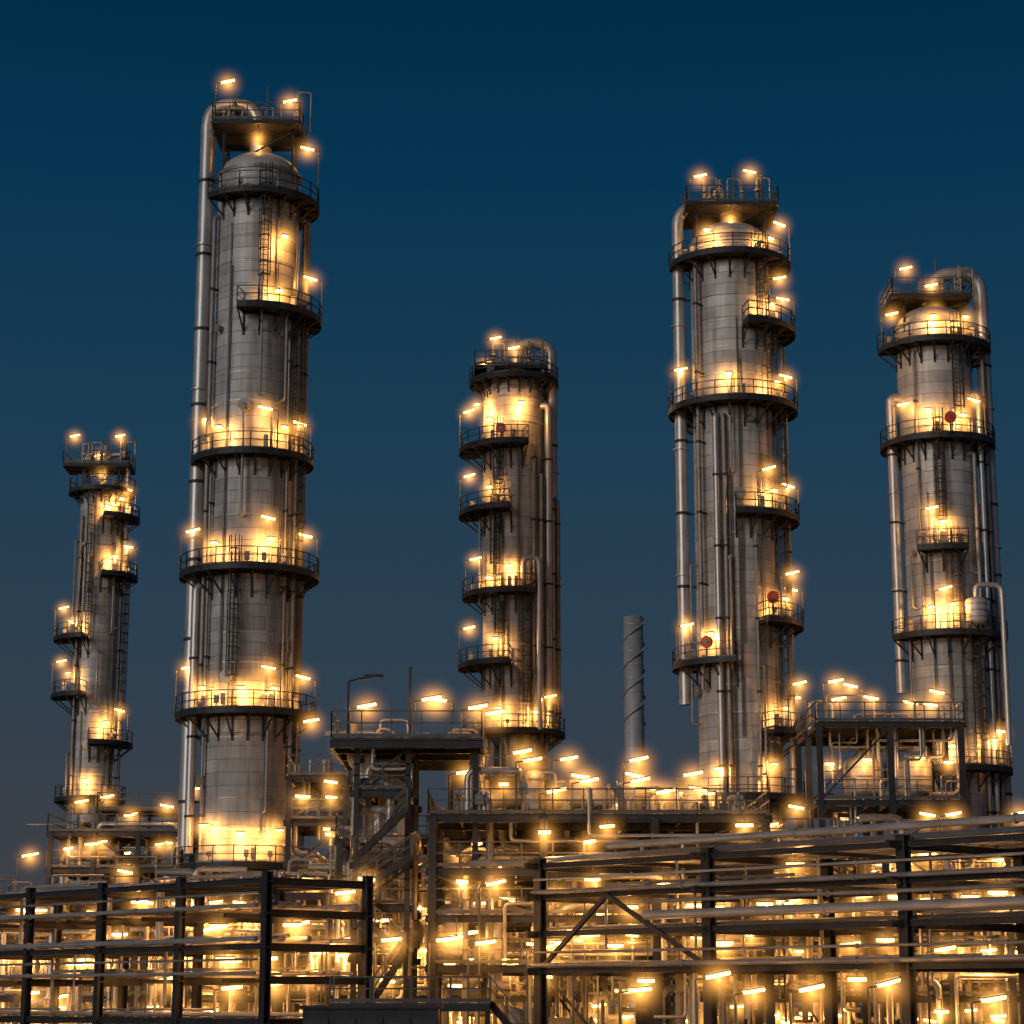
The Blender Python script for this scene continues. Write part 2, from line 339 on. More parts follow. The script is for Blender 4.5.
column(250,140,84,180,[
 (208,1.3,-140,50,[('w',-55,-3.0),('p',-5,180,3.9)]),
 (322,1.6,-100,28,[('p',5,180,2.9),('w',-60,1.2)]),
 (463,1.25,-180,180,[('p',-175,0,2.7),('p',-60,180,2.6),('p',-12,180,2.2),('w',-120,1.6),('w',-50,1.6)]),
 (577,1.75,-180,180,[('p',-175,0,2.8),('p',-58,180,2.9),('p',-8,180,2.4),('w',-122,1.8),('w',-62,1.8)]),
 (717,1.75,-180,180,[('p',-170,0,2.9),('p',-55,180,2.5),('p',-5,180,2.3),('w',-132,1.6),('w',-88,1.4),('w',-55,1.6)]),
 (868,1.5,-180,180,[('w',-125,2.3),('w',-85,2.0),('w',-45,2.1)]),
 ],over=(-1,.5,106,850,.35),topdeck=(133,217,303,[(0.03,-1,0,3.1),(.75,-1,0,1.7),(.7,1,0,1.2)]),
 ladders=[(-75,322,208),(-22,463,330),(-15,577,463),(-100,717,577)],
 risers=[(-150,700,225,.16,'dull_pipe',.25),(-20,860,340,.14,'dull_pipe',.3),(-160,850,590,.3,'bright_pipe',.4),(20,860,215,.3,'dull_pipe',.3),(-35,700,330,.08,'dull_pipe',.2),(-143,850,480,.1,'dull_pipe',.2)],seed=3)
column(100,200,42,500,[
 (493,1.1,-180,180,[('w',-70,-2)]),
 (520,1.6,-75,20,[('p',-20,180,2.4),('w',-40,1.6)]),
 (578,1.6,-75,20,[('p',-10,180,2.7),('w',-50,1.8)]),
 (640,1.9,170,260,[('p',200,0,2.6),('w',225,1.6)]),
 (697,1.9,170,260,[('p',195,0,3.0),('w',225,1.8)]),
 (745,1.7,-85,20,[('p',-20,180,2.8),('w',-55,1.6)]),
 (800,1.2,-180,180,[('w',-90,1.6)])],
 over=(1,.22,455,740,.2),topdeck=(467,67,132,[(.03,-1,0,3),(.72,-1,0,3),(.3,1,0,2)]),ladders=[(-100,640,500),(0,745,578)],
 risers=[(0,800,590,.14,'dull_pipe',.4),(-130,800,520,.12,'dull_pipe',.2)],seed=5)
def exC(S,R,Y):
    z=zo(565,Y); S['piping'].tube([(R*.3,-R-.1,zo(590,Y)),(R*.3,-R-.9,zo(590,Y)),(R*.3,-R-.9,z),(R*.8,-R-.9,z),(R*.8,-R-.9,zo(735,Y))],.22,'bright_pipe',12)
column(514,170,62,395,[
 (384,1.1,-180,180,[('w',-80,-2.4),('w',-150,-2.0)]),
 (452,1.9,160,285,[('p',185,0,3.0),('w',235,1.9)]),
 (515,1.9,160,265,[('p',190,0,2.8),('w',235,1.6)]),
 (597,1.6,160,295,[('p',200,0,2.6),('w',262,1.8),('w',235,1.2)]),
 (667,1.9,160,265,[('p',190,0,2.8),('w',245,1.9)]),
 (735,1.5,-180,180,[('p',-60,0,2.4),('w',-110,1.6),('w',-60,1.6)])],
 over=(1,.45,343,745,.1),topdeck=(372,475,547,[(.15,-1,0,2.6),(.0,1,0,1.8),(.4,-1,0,1.8)]),
 ladders=[(-115,515,452),(-120,597,515),(-112,667,597),(-70,735,600)],
 risers=[(-40,740,480,.16,'dull_pipe',.2),(-25,740,410,.3,'bright_pipe',.25),(-5,740,500,.2,'dull_pipe',.8),(-55,740,450,.09,'dull_pipe',.2)],reels=[(-105,440)],extra=exC,seed=8)
column(736,150,81,248,[
 (268,1.5,-180,30,[('p',-12,180,2.7),('w',-45,1.2),('w',-120,1.9)]),
 (335,1.7,-80,25,[('p',-5,180,2.4),('p',-60,0,2.8),('w',-45,1.6)]),
 (412,1.7,-180,180,[('p',-172,0,2.8),('p',-8,180,2.2),('w',-100,1.9),('w',-40,1.5)]),
 (522,1.6,-95,25,[('p',-8,180,2.2),('p',-75,0,2.6),('w',-50,1.6)]),
 (627,1.7,-68,25,[('p',-5,180,2.4),('w',-35,1.7),('p',-55,0,2.9)]),
 (667,1.7,160,262,[('p',195,0,2.6),('w',235,1.8)]),
 (735,1.7,-65,25,[('p',-5,180,2.4),('w',-40,1.7),('p',-50,0,2.9)]),
 (800,1.5,-180,180,[('w',-60,2),('w',-120,1.6)])],
 over=(-1,.42,207,705,.45),topdeck=(213,684,774,[(.03,-1,0,2.3),(.82,-1,180,2.6),(.2,1,0,1.2)]),
 ladders=[(-40,412,335),(-55,335,270),(-20,522,412),(-25,627,530),(-30,735,635)],
 risers=[(-118,800,425,.22,'bright_pipe',.25),(-108,800,425,.13,'dull_pipe',.25),(-140,690,270,.16,'dull_pipe',.5),(-10,800,350,.25,'dull_pipe',.5),(-70,800,540,.09,'dull_pipe',.2)],
 reels=[(-125,650),(-62,607)],seed=11)
def exE(S,R,Y):
    z=zo(625,Y); S['exchanger'].vdrum((R*.55,-R-1.1,z-.3),.75,1.3,'vessel_paint'); S['exchanger'].tube([(R*.55,-R-1.1,z+1.3),(R*.55,-R-1.1,z+2.2),(R+.6,-R-1.1,z+2.2),(R+.6,-R-1.1,z-9)],.2,'bright_pipe',12)
column(942,155,75,330,[
 (352,1.4,-180,60,[('p',-165,0,2.4),('w',-100,1.5),('w',-60,1.5)]),
 (447,1.4,-180,180,[('p',-150,0,2.5),('p',-45,180,2.5),('w',-110,1.7),('w',-70,1.3)]),
 (556,1.5,-125,-75,[('p',-120,0,2.6),('w',-98,1.9)]),
 (640,1.6,-160,-15,[('p',-110,0,2.8),('w',-92,1.9),('w',-115,1.7)]),
 (772,1.5,-180,180,[('p',-20,180,2.6),('w',-45,1.8),('w',-100,1.6)])],
 over=(1,.5,274,990,.45),topdeck=(303,887,965,[(.04,-1,0,2.3),(.0,1,0,1.6),(.35,-1,0,1.0)]),
 ladders=[(-100,556,447),(-85,640,565),(-70,447,352),(-60,770,640)],
 risers=[(-172,690,400,.36,'bright_pipe',.35),(-30,990,400,.2,'bright_pipe',.3),(-15,990,360,.15,'dull_pipe',.6),(-45,990,460,.16,'dull_pipe',.2),(-130,640,360,.1,'dull_pipe',.2)],
 reels=[(-88,432)],extra=exE,seed=14)
# ---------------------------------------------------------------- chimney stack with helical strakes
p=W(634,700,210); S=Site('chimney_stack',(p.x,210,0)); t=210/.99; r=9.8/F*t; zt=zo(617,210)
S['stack_shell'].lathe([(r*1.25,0),(r*1.1,zt*.5),(r,zt*.6),(r,zt),(r*.85,zt),(r*.85,zt-1)],'stack_metal',32)
for z in [zt*.6+i*1.3 for i in range(26)]:
    if z<zt: S['stack_shell'].sector(z,z+.08,r-.01,r+.05,-180,180,'stack_metal')
for k in range(2):
    vs=[];n=90
    for i in range(n+1):
        a=2*pi*k/2+i*.14; z=zt-10.5+10.3*i/n
        for rr,dz in((r-.02,-.03),(r+.2,-.03),(r+.2,.03),(r-.02,.03)): vs.append((rr*cos(a),rr*sin(a),z+dz))
    S['strakes'].add(vs,[(i*4+j,(i+1)*4+j,(i+1)*4+(j+1)%4,i*4+(j+1)%4) for i in range(n) for j in range(4)],'stack_metal')
S.done()
# ---------------------------------------------------------------- structures
PM=['bright_pipe','dull_pipe','painted_pipe','dull_pipe','bright_pipe']
def valve(b,c,r):
    c=V(c); b.cyl(c-V((r*1.6,0,0)),c+V((r*1.6,0,0)),r*1.35,'dull_pipe',10); b.cyl(c,c+V((0,0,r*3.2)),.035,'dull_pipe',6); b.cyl(c+V((0,0,r*3.2)),c+V((0,0,r*3.2+.05)),r*1.3,'dull_pipe',12)
def hx(b,c,r,l,mat,axis='X'):
    b.hdrum(c,r,l,mat,axis); c=V(c)
    for k in(-.3,.3):
        d=V((l*k,0,0)) if axis=='X' else V((0,l*k,0))
        b.box(c+d+V((0,0,-r*1.1)),(.25,r*1.4,r*.9) if axis=='X' else (r*1.4,.25,r*.9),'dark_steel')
        b.cyl(c+d+V((0,0,r*.8)),c+d+V((0,0,r+.5)),r*.25,'dull_pipe',12)
        e=V((l*.5,0,0)) if axis=='X' else V((0,l*.5,0)); e=e*(1 if k>0 else -1); q=e.normalized()*.06
        b.cyl(c+e-q,c+e+q,r*1.12,'dull_pipe',24)
def block(name,x0,x1,y0,y1,levels,nx,ny,seed,pipes=14,risers=12,ves=3,lamps=10,power=110,brace=.35,rails=True,deck=.7,toprail=True,colw=.3,front=.5,I=True,toplamps=0):
    rnd=random.Random(seed); S=Site(name,(x0,y0,0)); w=x1-x0; d=y1-y0; fr=S['frame']
    xs=[w*i/nx for i in range(nx+1)]; ys=[d*i/ny for i in range(ny+1)]; zt=levels[-1]
    for x in xs:
        for y in ys:
            fr.beam((x,y,0),(x,y,zt-.17),colw,colw,'dark_steel',I=I); fr.box((x,y,.15),(.7,.7,.3),'concrete')
    prev=0
    for z in levels:
        for y in ys: fr.beam((-.3,y,z-.17),(w+.3,y,z-.17),.2,.34,'dark_steel',I=I)
        for x in xs: fr.beam((x,.1,z-.17),(x,d-.1,z-.17),.18,.3,'dark_steel')
        for i in range(nx*2):
            x=w*(i+.5)/(nx*2); fr.beam((x,.1,z-.13),(x,d-.1,z-.13),.1,.18,'dark_steel')
        for i in range(nx):
            for j in range(ny):
                if rnd.random()<deck or z==zt: S['grating'].box(((xs[i]+xs[i+1])/2,(ys[j]+ys[j+1])/2,z+.03),(xs[1]-xs[0]-.02,ys[1]-ys[0]-.02,.05),'grating_steel')
            if rnd.random()<brace:
                a,b=(xs[i],xs[i+1]) if rnd.random()<.5 else (xs[i+1],xs[i])
                for y in(0,d): fr.beam((a,y,prev),(b,y,z-.3),.12,.12,'dark_steel')
        if rails and (z!=zt or toprail): S.rail([(-.2,-.1,z+.05),(w+.2,-.1,z+.05)]); 
        if z==zt and toprail: S.rail([(w+.2,-.1,z+.05),(w+.2,d,z+.05),(-.2,d,z+.05),(-.2,-.1,z+.05)])
        prev=z
    pp=S['piping']; lv=[2.6]+list(levels)
    for i in range(pipes):
        z=rnd.choice(lv)+rnd.uniform(.35,1.0); y=rnd.uniform(-.9,d*.8); r=rnd.choice([.06,.08,.08,.1,.1,.14,.18,.24]); a=rnd.uniform(-.5,w*.6); b=min(w+.5,a+rnd.uniform(1.5,w*.7))
        if z>zt+.2: z=zt-1
        dz=rnd.choice([-2.5,-1.5,1.5,2.2,-3]); dz2=rnd.choice([-2.5,-1.5,1.5,-3]); 
        if z+dz>zt+1.5: dz=-2
        if z+dz2>zt+1.5: dz2=-2
        pp.tube([(a,y,z+dz),(a,y,z),(b,y,z),(b,y,z+dz2)],r,rnd.choice(PM),8,flanges=3.5)
        if rnd.random()<.6: valve(pp,(rnd.uniform(a+.5,b-.5),y,z),r)
    for i in range(risers):
        x=rnd.uniform(0,w); y=rnd.uniform(-.9,d*.6); r=rnd.choice([.06,.08,.1,.14,.2]); z0=rnd.uniform(1,zt*.6); z1=min(zt+1.2,z0+rnd.uniform(3,8)); s=rnd.choice([-1,1]); l=rnd.uniform(.8,3.5)
        pts=[(x+s*rnd.uniform(.5,2),y,z0),(x,y,z0),(x,y,z1)]+([(x+s*l,y,z1)] if rnd.random()<.6 else [(x,y+l,z1)])
        pp.tube(pts,r,rnd.choice(PM),8,flanges=2.6)
    for i in range(ves):
        z=rnd.choice(lv[:-1]); x=rnd.uniform(.8,w-.8); y=rnd.uniform(.8,d*.7); m=rnd.choice(['vessel_paint','bright_pipe','painted_pipe'])
        if rnd.random()<.5: S['vessels'].vdrum((x,y,z+.6),rnd.uniform(.45,.9),rnd.uniform(1.2,2.2),m)
        else: hx(S['vessels'],(x,y,z+1.1),rnd.uniform(.35,.65),rnd.uniform(2,3.5),m)
    for i in range(lamps):
        z=rnd.choice(lv[1:]); x=rnd.uniform(0,w); fy=rnd.random()<=front; y=rnd.uniform(-2,.4) if fy else rnd.uniform(1,d*.75)
        hz=rnd.uniform(.45,1.3); lit=i%5<3
        S.bar((x,y,z-hz),rnd.uniform(-35,35),rnd.uniform(.5,1.0),rnd.uniform(-8,8),power*rnd.choice([.7,1,1.4]) if lit else 0,1.4 if fy else 0)
        if fy:
            S['luminaires'].cyl((x,y,z-hz+.05),(x,y,z-.15),.03,'rail_steel',6)
            if y<0: S['luminaires'].cyl((x,y,z-.2),(x,.1,z-.2),.04,'rail_steel',6)
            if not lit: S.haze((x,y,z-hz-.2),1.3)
    for i in range(toplamps): S.pole((rnd.uniform(.3,w-.3),rnd.uniform(0,4),zt),rnd.uniform(.9,2.2),rnd.choice([0,180])+rnd.uniform(-25,25),.9,90)
    return S,w,d,zt
Y=104; x0=W(355,900,Y).x; x1=W(407,900,Y).x; lv=[zo(955,Y),zo(905,Y),zo(862,Y),zo(790,Y),zo(742,Y)]
S,w,d,zt=block('steel_access_structure',x0,x1,Y,Y+9,lv,1,2,21,pipes=16,risers=8,ves=3,lamps=8,power=90,brace=.6,toprail=False,front=.3,colw=.26)
xl=W(333,740,Y).x-x0; xr=W(482,740,Y).x-x0
S['top_deck'].box(((xl+xr)/2,4.2,zt+.05),(xr-xl,10.4,.1),'grating_steel')
for y in(-1,1.5,4.5,7,9.4): S['top_deck'].beam((xl,y,zt-.2),(xr,y,zt-.2),.2,.38,'dark_steel',I=True)
for x in(xl,xr): S['top_deck'].beam((x,-1,zt-.2),(x,9.4,zt-.2),.15,.4,'dark_steel')
for x in(xr-.3,): 
    for y in(0,8.8): S['top_deck'].beam((x,y,lv[-3]),(x,y,zt-.4),.28,.28,'dark_steel')
S.rail([(xl,-1,zt+.1),(xr,-1,zt+.1),(xr,9.4,zt+.1),(xl,9.4,zt+.1)],closed=True,h=1.25)
for fx,y,h,az in((.1,1,1.6,0),(.55,-.9,1.7,0),(.78,6,2.6,160),(.86,-.9,1.3,0),(.97,2,1.4,0)): S.pole((xl+(xr-xl)*fx,y,zt+.1),h,az,1.0,90)
S['mast'].cyl((w+.05,0,zt),(w+.05,0,zt+3.6),.06,'dark_steel',8)
S['mast'].cyl((xl+.7,0,zt),(xl+.7,0,zt+2.9),.06,'dark_steel',8); S['mast'].cyl((xl+.7,0,zt+2.9),(xl+1.9,0,zt+3.15),.05,'dark_steel',8); S['mast'].box((xl+1.9,0,zt+3.15),(.9,.3,.12),'dark_steel')
rnd=random.Random(4)
for i in range(10):
    x=rnd.uniform(xl+.5,xr-.5); y=rnd.uniform(2,9); h=rnd.uniform(.5,1.6); S['deck_piping'].tube([(x,y,zt),(x,y,zt+h),(x+rnd.uniform(.4,1.5),y,zt+h),(x+1.5,y,zt)],.08,rnd.choice(PM),8)
def stairs(b,S,p,q,wd=.9):
    p=V(p);q=V(q); n=max(3,int(abs(q.z-p.z)/.22)); h=V((q.x-p.x,q.y-p.y,0)); sd=V((-h.y,h.x,0)).normalized()*wd/2
    for k in(-1,1):
        b.beam(p+sd*k,q+sd*k,.06,.28,'dark_steel'); b.beam(p+sd*k+V((0,0,1)),q+sd*k+V((0,0,1)),.05,.05,'rail_steel'); b.beam(p+sd*k+V((0,0,.55)),q+sd*k+V((0,0,.55)),.04,.04,'rail_steel')
        for i in range(5): c=p+(q-p)*i/4+sd*k; b.beam(c,c+V((0,0,1)),.05,.05,'rail_steel')
    for i in range(n):
        c=p+(q-p)*(i+.5)/n; b.beam(c-sd,c+sd,.26,.04,'grating_steel')
stairs(S['stairs'],S,(-.6,-1.2,lv[1]),(w+.3,-1.2,lv[2]+.2)); stairs(S['stairs'],S,(w,-1.2,lv[0]),(-.4,-1.2,lv[1]))
stairs(S['stairs'],S,(0,-1.2,lv[2]),(w,-1.2,lv[3]-1)); stairs(S['stairs'],S,(-.9,-2.4,2),(w,-2.4,lv[0]))
S.done()
Y=103; z=zo(815,Y); x0=W(432,900,Y).x; x1=W(766,820,Y).x
S,w,d,zt=block('elevated_equipment_deck',x0,x1,Y,Y+15,[zo(965,Y),zo(915,Y),zo(868,Y),z],3,3,33,pipes=46,risers=30,ves=6,lamps=28,power=140,brace=.2,colw=.36,deck=.3)
rnd=random.Random(5); eq=S['deck_equipment']
hx(eq,(7.2,6,zt+1.3),.5,2.6,'vessel_paint'); hx(eq,(3.2,8,zt+1.4),.5,2.6,'dull_pipe'); eq.vdrum((4.8,3.3,zt+.6),.45,1.6,'vessel_paint'); eq.vdrum((9.6,8,zt+.6),.6,1.3,'dull_pipe'); eq.vdrum((2.0,3.2,zt+.5),.35,2.6,'bright_pipe'); eq.vdrum((12.5,5,zt+.5),.45,1.0,'vessel_paint')
for i in range(64):
    x=rnd.uniform(.3,w-.5); y=rnd.uniform(.6,13); r=rnd.choice([.05,.07,.1,.14]); h=rnd.uniform(.7,2.6)*(1 if x<9 else .7); l=rnd.uniform(.6,2.6)*rnd.choice([-1,1]); x2=min(max(x+l,.2),w-.2)
    k=rnd.random()
    if k<.4: eq.tube([(x,y,zt),(x,y,zt+h),(x2,y,zt+h),(x2,y,zt+.1)],r,rnd.choice(PM),8,flanges=2)
    elif k<.75: eq.tube([(x,y,zt),(x,y,zt+h),(x,y+2,zt+h)],r,rnd.choice(PM),8,flanges=2); valve(eq,(x,y,zt+h*.5),r)
    else: eq.cyl((x,y,zt),(x,y,zt+h),r*1.5,rnd.choice(PM),10); eq.box((x,y,zt+h*.7),(.4,.3,.5),'dull_pipe')
eq.tube([(1.6,1.2,zt),(1.6,1.2,zt+2.2),(4,1.2,zt+2.2),(4,6,zt+2.2)],.16,'bright_pipe',12)
mz=zt+2.6; S['mezzanine'].box((3.0,12,mz),(5.2,3,.12),'grating_steel'); S.rail([(.4,10.5,mz+.06),(5.6,10.5,mz+.06)])
for x in(.5,3,5.5):
    for y in(10.6,13.4): S['mezzanine'].beam((x,y,zt),(x,y,mz-.06),.18,.18,'dark_steel')
for x,y,h,az,pw in((.6,6,2.4,0,80),(2.5,11,4.0,180,80),(3.4,5,3.3,0,80),(3.9,2,2.6,0,80),(5.8,9,3.4,0,80),(6.6,3,1.7,0,70),(7.9,7,2.3,180,70),(9.0,2,1.6,0,70),(9.2,6,3.0,0,80),(10.6,8,2.4,180,80),(11.6,3,2.0,0,80),(12.6,7,1.4,0,80),(13.3,1,1.1,180,60),(5.0,1,1.0,0,50),(10.2,1.5,1.0,0,50)):
    S.pole((x,y,zt+.06),h,az+rnd.uniform(-20,20),1.0,pw)
for i in range(6):
    x=rnd.uniform(1,w-1);y=rnd.uniform(3,12);h=rnd.uniform(1.0,1.8); S['luminaires'].cyl((x,y,zt),(x,y,zt+h),.04,'rail_steel',6); S.bar((x,y,zt+h+.1),0,.5,0,90)
S.done()
Y=133; lv=[zo(955,Y),zo(905,Y),zo(860,Y),zo(800,Y),zo(722,Y)]
x0=W(820,760,Y).x; x1=W(962,760,Y).x
S,w,d,zt=block('vessel_support_structure',x0,x1,Y,Y+10,lv,2,2,44,pipes=16,risers=16,ves=0,lamps=11,brace=.6,colw=.36,deck=.8,power=150)
S['vessels'].vdrum((w*.36,3.6,lv[3]+.9),1.15,1.6,'vessel_paint'); S['vessels'].vdrum((w*.74,3.6,lv[3]+.9),1.05,1.6,'vessel_paint')
rnd=random.Random(9)
for i in range(12):
    x=rnd.uniform(.3,w-.3); y=rnd.uniform(.5,9); h=rnd.uniform(.8,2.0); x2=min(max(x+rnd.uniform(-3,3),.2),w-.2)
    S['piping'].tube([(x,y,zt),(x,y,zt+h),(x2,y,zt+h),(x2,y,zt)],rnd.choice([.06,.08,.12]),rnd.choice(PM),8)
    x=rnd.uniform(.3,w-.3); y=rnd.uniform(.2,4); S['piping'].tube([(x,y,lv[3]),(x,y,lv[3]+h*1.5),(x+1,y,lv[3]+h*1.5),(x+1,y,zt)],rnd.choice([.06,.08,.12]),rnd.choice(PM),8)
for x,y,h,az in((.3,0,2.3,0),(.9,3,1.6,0),(3.2,3,2.4,180),(4.2,1,1.4,180),(6.6,1,1.1,180),(8.0,0,1.6,180),(8.6,5,1.5,180)): S.pole((x,y,zt+.06),h,az+rnd.uniform(-15,15),1.0,90)
for x,y,z in((w*.36,1.6,lv[3]+2.6),(w*.74,1.6,lv[3]+2.7),(w*.1,2,lv[3]+2.4),(w*.95,2,lv[3]+2.5)):
    S['luminaires'].cyl((x,y,z),(x,y,zt-.1),.03,'rail_steel',6); S.bar((x,y,z),0,.6,0,130)
S.done()
Y=150; lv=[zo(960,Y),zo(905,Y),zo(868,Y),zo(832,Y)]
S,w,d,zt=block('steel_pipe_platform',W(50,850,Y).x,W(182,850,Y).x,Y,Y+9,lv,3,2,51,pipes=22,risers=14,ves=3,lamps=18,power=150,brace=.8,colw=.3)
rnd=random.Random(3)
S['upper_deck'].box((5.6,4,zt+1.6),(5.6,5,.12),'grating_steel'); S.rail([(2.8,1.5,zt+1.66),(8.4,1.5,zt+1.66),(8.4,6.5,zt+1.66),(2.8,6.5,zt+1.66)],closed=True)
for x in(3,5.6,8.2):
    for y in(1.6,6.4): S['upper_deck'].beam((x,y,zt),(x,y,zt+1.5),.2,.2,'dark_steel')
for x,y,h,az in((1,1,2.0,0),(2.2,4,2.6,0),(8.3,3,3.0,0),(4.4,1,1.1,0),(8.6,0,1.6,180)): S.pole((x,y,zt),h,az,1.0,90)
S.pole((-2,-1,0),zo(858,Y),0,1.2,100)
S['piping'].tube([(3,1,0),(3,1,zt+.6),(8.5,1,zt+.6),(8.5,1,0)],.2,'bright_pipe',10)
S.done()
Y=128; lv=[zo(960,Y),zo(905,Y),zo(868,Y),zo(820,Y),zo(776,Y)]
S,w,d,zt=block('steel_pipe_platform',W(288,850,Y).x,W(345,850,Y).x,Y,Y+8,lv,1,2,52,pipes=20,risers=14,ves=2,lamps=16,power=130,brace=.8,colw=.3,front=.7)
for x,y,h,az in((.3,1,3.2,0),(2.2,3,2.0,0)): S.pole((x,y,zt),h,az,1.0,90)
S.done()
block_args=[(-30,-20.5,122,134,3),(-20,-9.5,116,128,3),(-9,-1.5,116,128,4),(-1,8,121,133,4),(9,18.5,118,130,4),(19.5,29,116,128,4),(30,39,120,132,4)]
for i,(a,b,c,dd,n) in enumerate(block_args):
    lv=[5.2,8.0,10.4] if n==3 else [5.2,8.0,10.8,13.2]
    S,w,d,zt=block('pipework_unit',a,b,c,dd,lv,3,2,100+i,pipes=62,risers=36,ves=5,lamps=34,power=290,brace=.3,deck=.25,toprail=(i%2==0),front=.68,toplamps=3 if i in(0,4,5,6) else 0)
    S.done()
# ---------------------------------------------------------------- pipe racks
def rack(P,Q,width,levels,nb,specs,seed,braces=(),lamps=8,cw=.42,lb=None):
    P=V((*P,0));Q=V((*Q,0)); L=(Q-P).length; rz=atan2(Q.y-P.y,Q.x-P.x); S=Site('pipe_rack',P,rz); fr=S['frame']; rnd=random.Random(seed); zt=levels[-1]
    for i in range(nb+1):
        x=L*i/nb
        for y in(0,width):
            fr.beam((x,y,0),(x,y,zt+.2),cw,cw,'dark_steel',I=True); fr.box((x,y,.2),(.9,.9,.4),'concrete')
            for z in levels: fr.box((x,y,z-.2),(cw+.1,cw+.1,.06),'dark_steel')
        for z in levels:
            fr.beam((x,cw/2,z-.2),(x,width-cw/2,z-.2),.2,.32,'dark_steel',I=True)
            if i<nb: fr.beam((x+L/nb/2,0.1,z-.2),(x+L/nb/2,width-.1,z-.2),.12,.18,'dark_steel')
    for z in (lb or levels):
        for y in(0,width):
            for i in range(nb): fr.beam((L*i/nb+cw/2,y,z-.16),(L*(i+1)/nb-cw/2,y,z-.16),.18,.24,'dark_steel',I=True)
    for (fa,l0,fb,l1) in braces: fr.beam((L*fa/nb,-.05,l0),(L*fb/nb,-.05,l1),.18,.18,'dark_steel')
    pp=S['piping']
    for z,y,r,mat,e0,e1 in specs: 
        pp.tube([(-e0,y,z+r+.02),(L+e1,y,z+r+.02)],r,mat,16,bend=0,flanges=11)
    for i in range(22):
        z=rnd.choice(levels); y=rnd.uniform(.2,width-.5); r=rnd.uniform(.04,.09); x=rnd.uniform(0,L-9); 
        pp.tube([(x,y,z-2.5),(x,y,z+.3),(x+rnd.uniform(3,9),y,z+.3)],r,rnd.choice(PM),8,flanges=3)
    for i in range(lamps):
        z=rnd.choice(levels); x=rnd.uniform(0,L); y=rnd.uniform(.2,width*.8)
        S['luminaires'].cyl((x,y,z-.55),(x,y,z),.03,'rail_steel',6); S.bar((x,y,z-.6),rnd.uniform(-30,30),.8,0,120)
    return S,L
def fan(levels,width,rnd,rs,gap,e=.3,mats=('dull_pipe','painted_pipe','bright_pipe')):
    out=[]
    for z in levels:
        y=.5
        while y<width-.3:
            r=rnd.choice(rs); out.append((z,y+r,r,rnd.choice(mats),e,e)); y+=2*r+rnd.uniform(*gap)
    return out
rnd=random.Random(77)
P=W(540,900,100.5); Qp=W(905,900,86); dirv=(Qp-P); dirv.z=0; u=dirv.normalized(); Q=P+u*(dirv.length*1.5)
lvR=[zo(967,100),zo(930,100),zo(893,100),zo(862,100)]
sp=fan(lvR,8,rnd,[.06,.08,.1,.14],(.5,1.4)); sp+=[(lvR[3]+.3,-.75,.15,'bright_pipe',-5,6),(lvR[1]+.25,-.62,.2,'bright_pipe',-7,6),(lvR[1]+.95,-.5,.08,'dull_pipe',-7,6),(lvR[2]-.1,-.5,.1,'dull_pipe',0,6),(lvR[2]+.5,-.4,.06,'bright_pipe',0,6),(lvR[0]-.05,-.5,.1,'dull_pipe',0,6),(lvR[0]+.55,-.45,.06,'dull_pipe',0,6)]
S,L=rack((P.x,P.y),(Q.x,Q.y),8,lvR,3,sp,61,braces=[(.02,lvR[0],.42,lvR[2]-.2),(.42,lvR[2]-.2,.98,lvR[0])],lamps=14)
for z in lvR: S['frame'].beam((0,-.9,z-.2),(0,-.22,z-.2),.2,.3,'dark_steel'); [S['frame'].beam((L*i/3,-1.0,z-.2),(L*i/3,-.22,z-.2),.2,.3,'dark_steel') for i in(1,2,3)]
S.done()
P=W(-35,900,108); Q=W(267,900,90)
zc=90; lvL=[zo(1018,zc),zo(975,zc),zo(942,zc),zo(908,zc),zo(876,zc)]
sp=fan(lvL[:4],5,rnd,[.05,.07,.1,.13],(.5,1.3))+[(lvL[-1],2.4,.16,'bright_pipe',0,-14)]+[(z,-.36,r,'bright_pipe',2,-.2) for z,r in((lvL[3],.09),(lvL[2],.11),(lvL[1],.07))]+[(z+.55,-.3,.05,'dull_pipe',2,-.2) for z in(lvL[3],lvL[1])]
S,L=rack((P.x,P.y),(Q.x,Q.y),5.2,lvL,4,sp,62,lamps=14,cw=.34,lb=[lvL[0],lvL[2],lvL[4]])
S.done()
# ---------------------------------------------------------------- small foreground walkway
Y=88; z=zo(1003,Y); x0=W(330,1000,Y).x; x1=W(490,1000,Y).x; S=Site('access_walkway',(x0,Y,0)); w=x1-x0
S['deck'].box((w/2,.8,z-.05),(w,1.6,.1),'grating_steel')
for y in(0,1.6):
    S['deck'].beam((0,y,z-.2),(w,y,z-.2),.12,.25,'dark_steel')
    for x in(.1,w/2,w-.1): S['deck'].beam((x,y,0),(x,y,z-.1),.18,.18,'dark_steel')
S.rail([(0,0,z),(w,0,z)],h=1.0); S.rail([(0,1.6,z),(w,1.6,z)],h=1.0); stairs(S['stairs'],S,(w+2.6,.8,1.8),(w,.8,z)); S.done()
Y=84; S=Site('switchgear_cabinet',(W(372,1000,Y).x,Y,0)); z=zo(1007,Y)
S['body'].box((0,0,z/2),(5,1.6,z-.1),'dark_steel'); S['roof'].box((0,0,z),(5.3,1.9,.12),'dark_steel'); [S['doors'].box((-2+i*1.0,-.83,z/2),(.9,.04,z-.8),'grating_steel') for i in range(5)]; S.done()
rnd=random.Random(19)
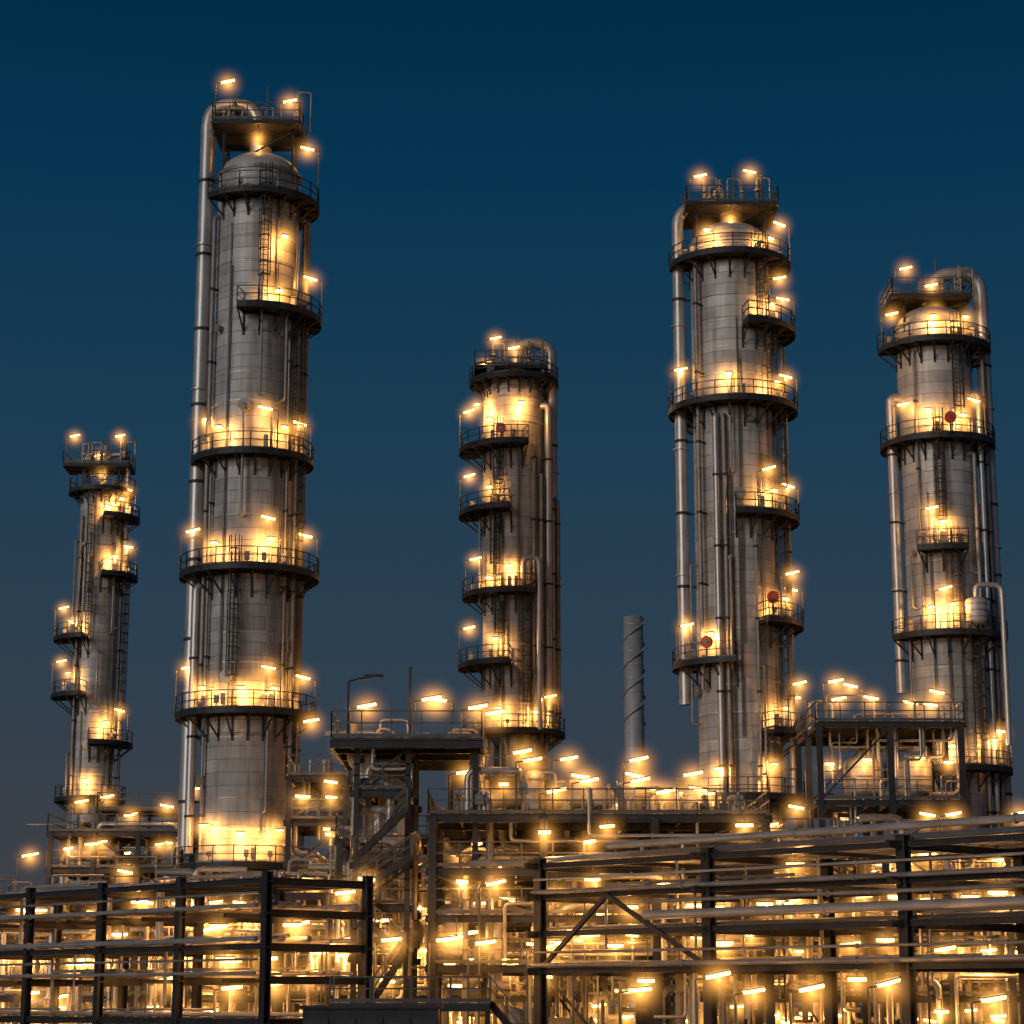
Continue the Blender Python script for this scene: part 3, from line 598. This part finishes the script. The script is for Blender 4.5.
for px,py,Y in((165,981,98),(275,985,97),(340,943,101),(392,940,101),(447,940,101),(486,943,101),(545,948,101.5),(308,975,97),(233,988,97),(60,998,112),(718,977,82),(755,992,90),(812,990,82),(995,1000,78),(345,893,102),(497,884,101.5),(890,985,84),(300,925,99),(90,945,112),(205,930,106),(640,990,88),(590,935,102),(850,945,100),(945,950,98),(700,905,104),(800,900,104)):
    p=W(px,py,Y); S=Site('yard_lamp',(p.x-.8,Y,0)); S['base'].box((0,0,.15),(.5,.5,.3),'concrete'); S.pole((0,0,.2),p.z-.3,rnd.uniform(-25,25),1.0,140,rnd.uniform(4,14)); S.done()
# ---------------------------------------------------------------- ground
m,nt,b=newmat('gravel_ground'); tc=N(nt,'ShaderNodeTexCoord'); n=N(nt,'ShaderNodeTexNoise'); n.inputs['Scale'].default_value=.6; n.inputs['Detail'].default_value=10
nt.links.new(tc.outputs['Object'],n.inputs['Vector']); nt.links.new(ramp(nt,n.outputs['Fac'],[(.3,(.08,.077,.072)),(.7,(.16,.155,.145))]),b.inputs['Base Color']); b.inputs['Roughness'].default_value=.9
MATS['gravel_ground']=m
g=MB(); n=20; g.add([(x*200-2000,y*200-2000,0) for y in range(n+1) for x in range(n+1)],[(y*(n+1)+x,y*(n+1)+x+1,(y+1)*(n+1)+x+1,(y+1)*(n+1)+x) for y in range(n) for x in range(n)],'gravel_ground'); g.build('ground',None)
# ---------------------------------------------------------------- dusk sky, afterglow sun, camera
w=bpy.data.worlds.new('World'); bpy.context.scene.world=w; w.use_nodes=True; nt=w.node_tree; L=nt.links.new
bg=nt.nodes['Background']; sky=N(nt,'ShaderNodeTexSky'); sky.sky_type='NISHITA'; sky.sun_disc=False
SUNROT=radians(205)
sky.sun_elevation=radians(-3); sky.sun_rotation=SUNROT; sky.ozone_density=6; sky.dust_density=.6
tc=N(nt,'ShaderNodeTexCoord'); sx=N(nt,'ShaderNodeSeparateXYZ'); L(tc.outputs['Generated'],sx.inputs[0])
grad=ramp(nt,sx.outputs['Z'],[(0,(.058,.054,.060)),(.068,(.045,.052,.065)),(.15,(.027,.051,.078)),(.25,(.011,.046,.085)),(.36,(.0018,.036,.081)),(.44,(.0003,.025,.062)),(1,(.001,.012,.035))])
mx=N(nt,'ShaderNodeMix',data_type='RGBA',blend_type='ADD'); mx.inputs[0].default_value=.05; L(grad,mx.inputs[6]); L(sky.outputs[0],mx.inputs[7])
L(mx.outputs[2],bg.inputs['Color']); bg.inputs['Strength'].default_value=1.0
sl=bpy.data.lights.new('sun','SUN'); sl.energy=1.15; sl.angle=radians(25); sl.color=(1,.92,.84)
so=bpy.data.objects.new('sun',sl); bpy.context.scene.collection.objects.link(so)
so.rotation_euler=(radians(78),0,radians(-35))
cam=bpy.data.cameras.new('camera'); co=bpy.data.objects.new('camera',cam); bpy.context.scene.collection.objects.link(co)
cam.sensor_width=36; cam.lens=36*F/1024; cam.clip_end=6000; cam.clip_start=.5
co.location=(0,0,CAMZ); co.rotation_euler=(radians(90)+TH,0,0)
bpy.context.scene.camera=co
vs=bpy.context.scene.view_settings; vs.view_transform='Standard'; vs.look='None'; vs.exposure=0
print('LIGHTS',NL[0],'VERTS',sum(len(m.vertices) for m in bpy.data.meshes))
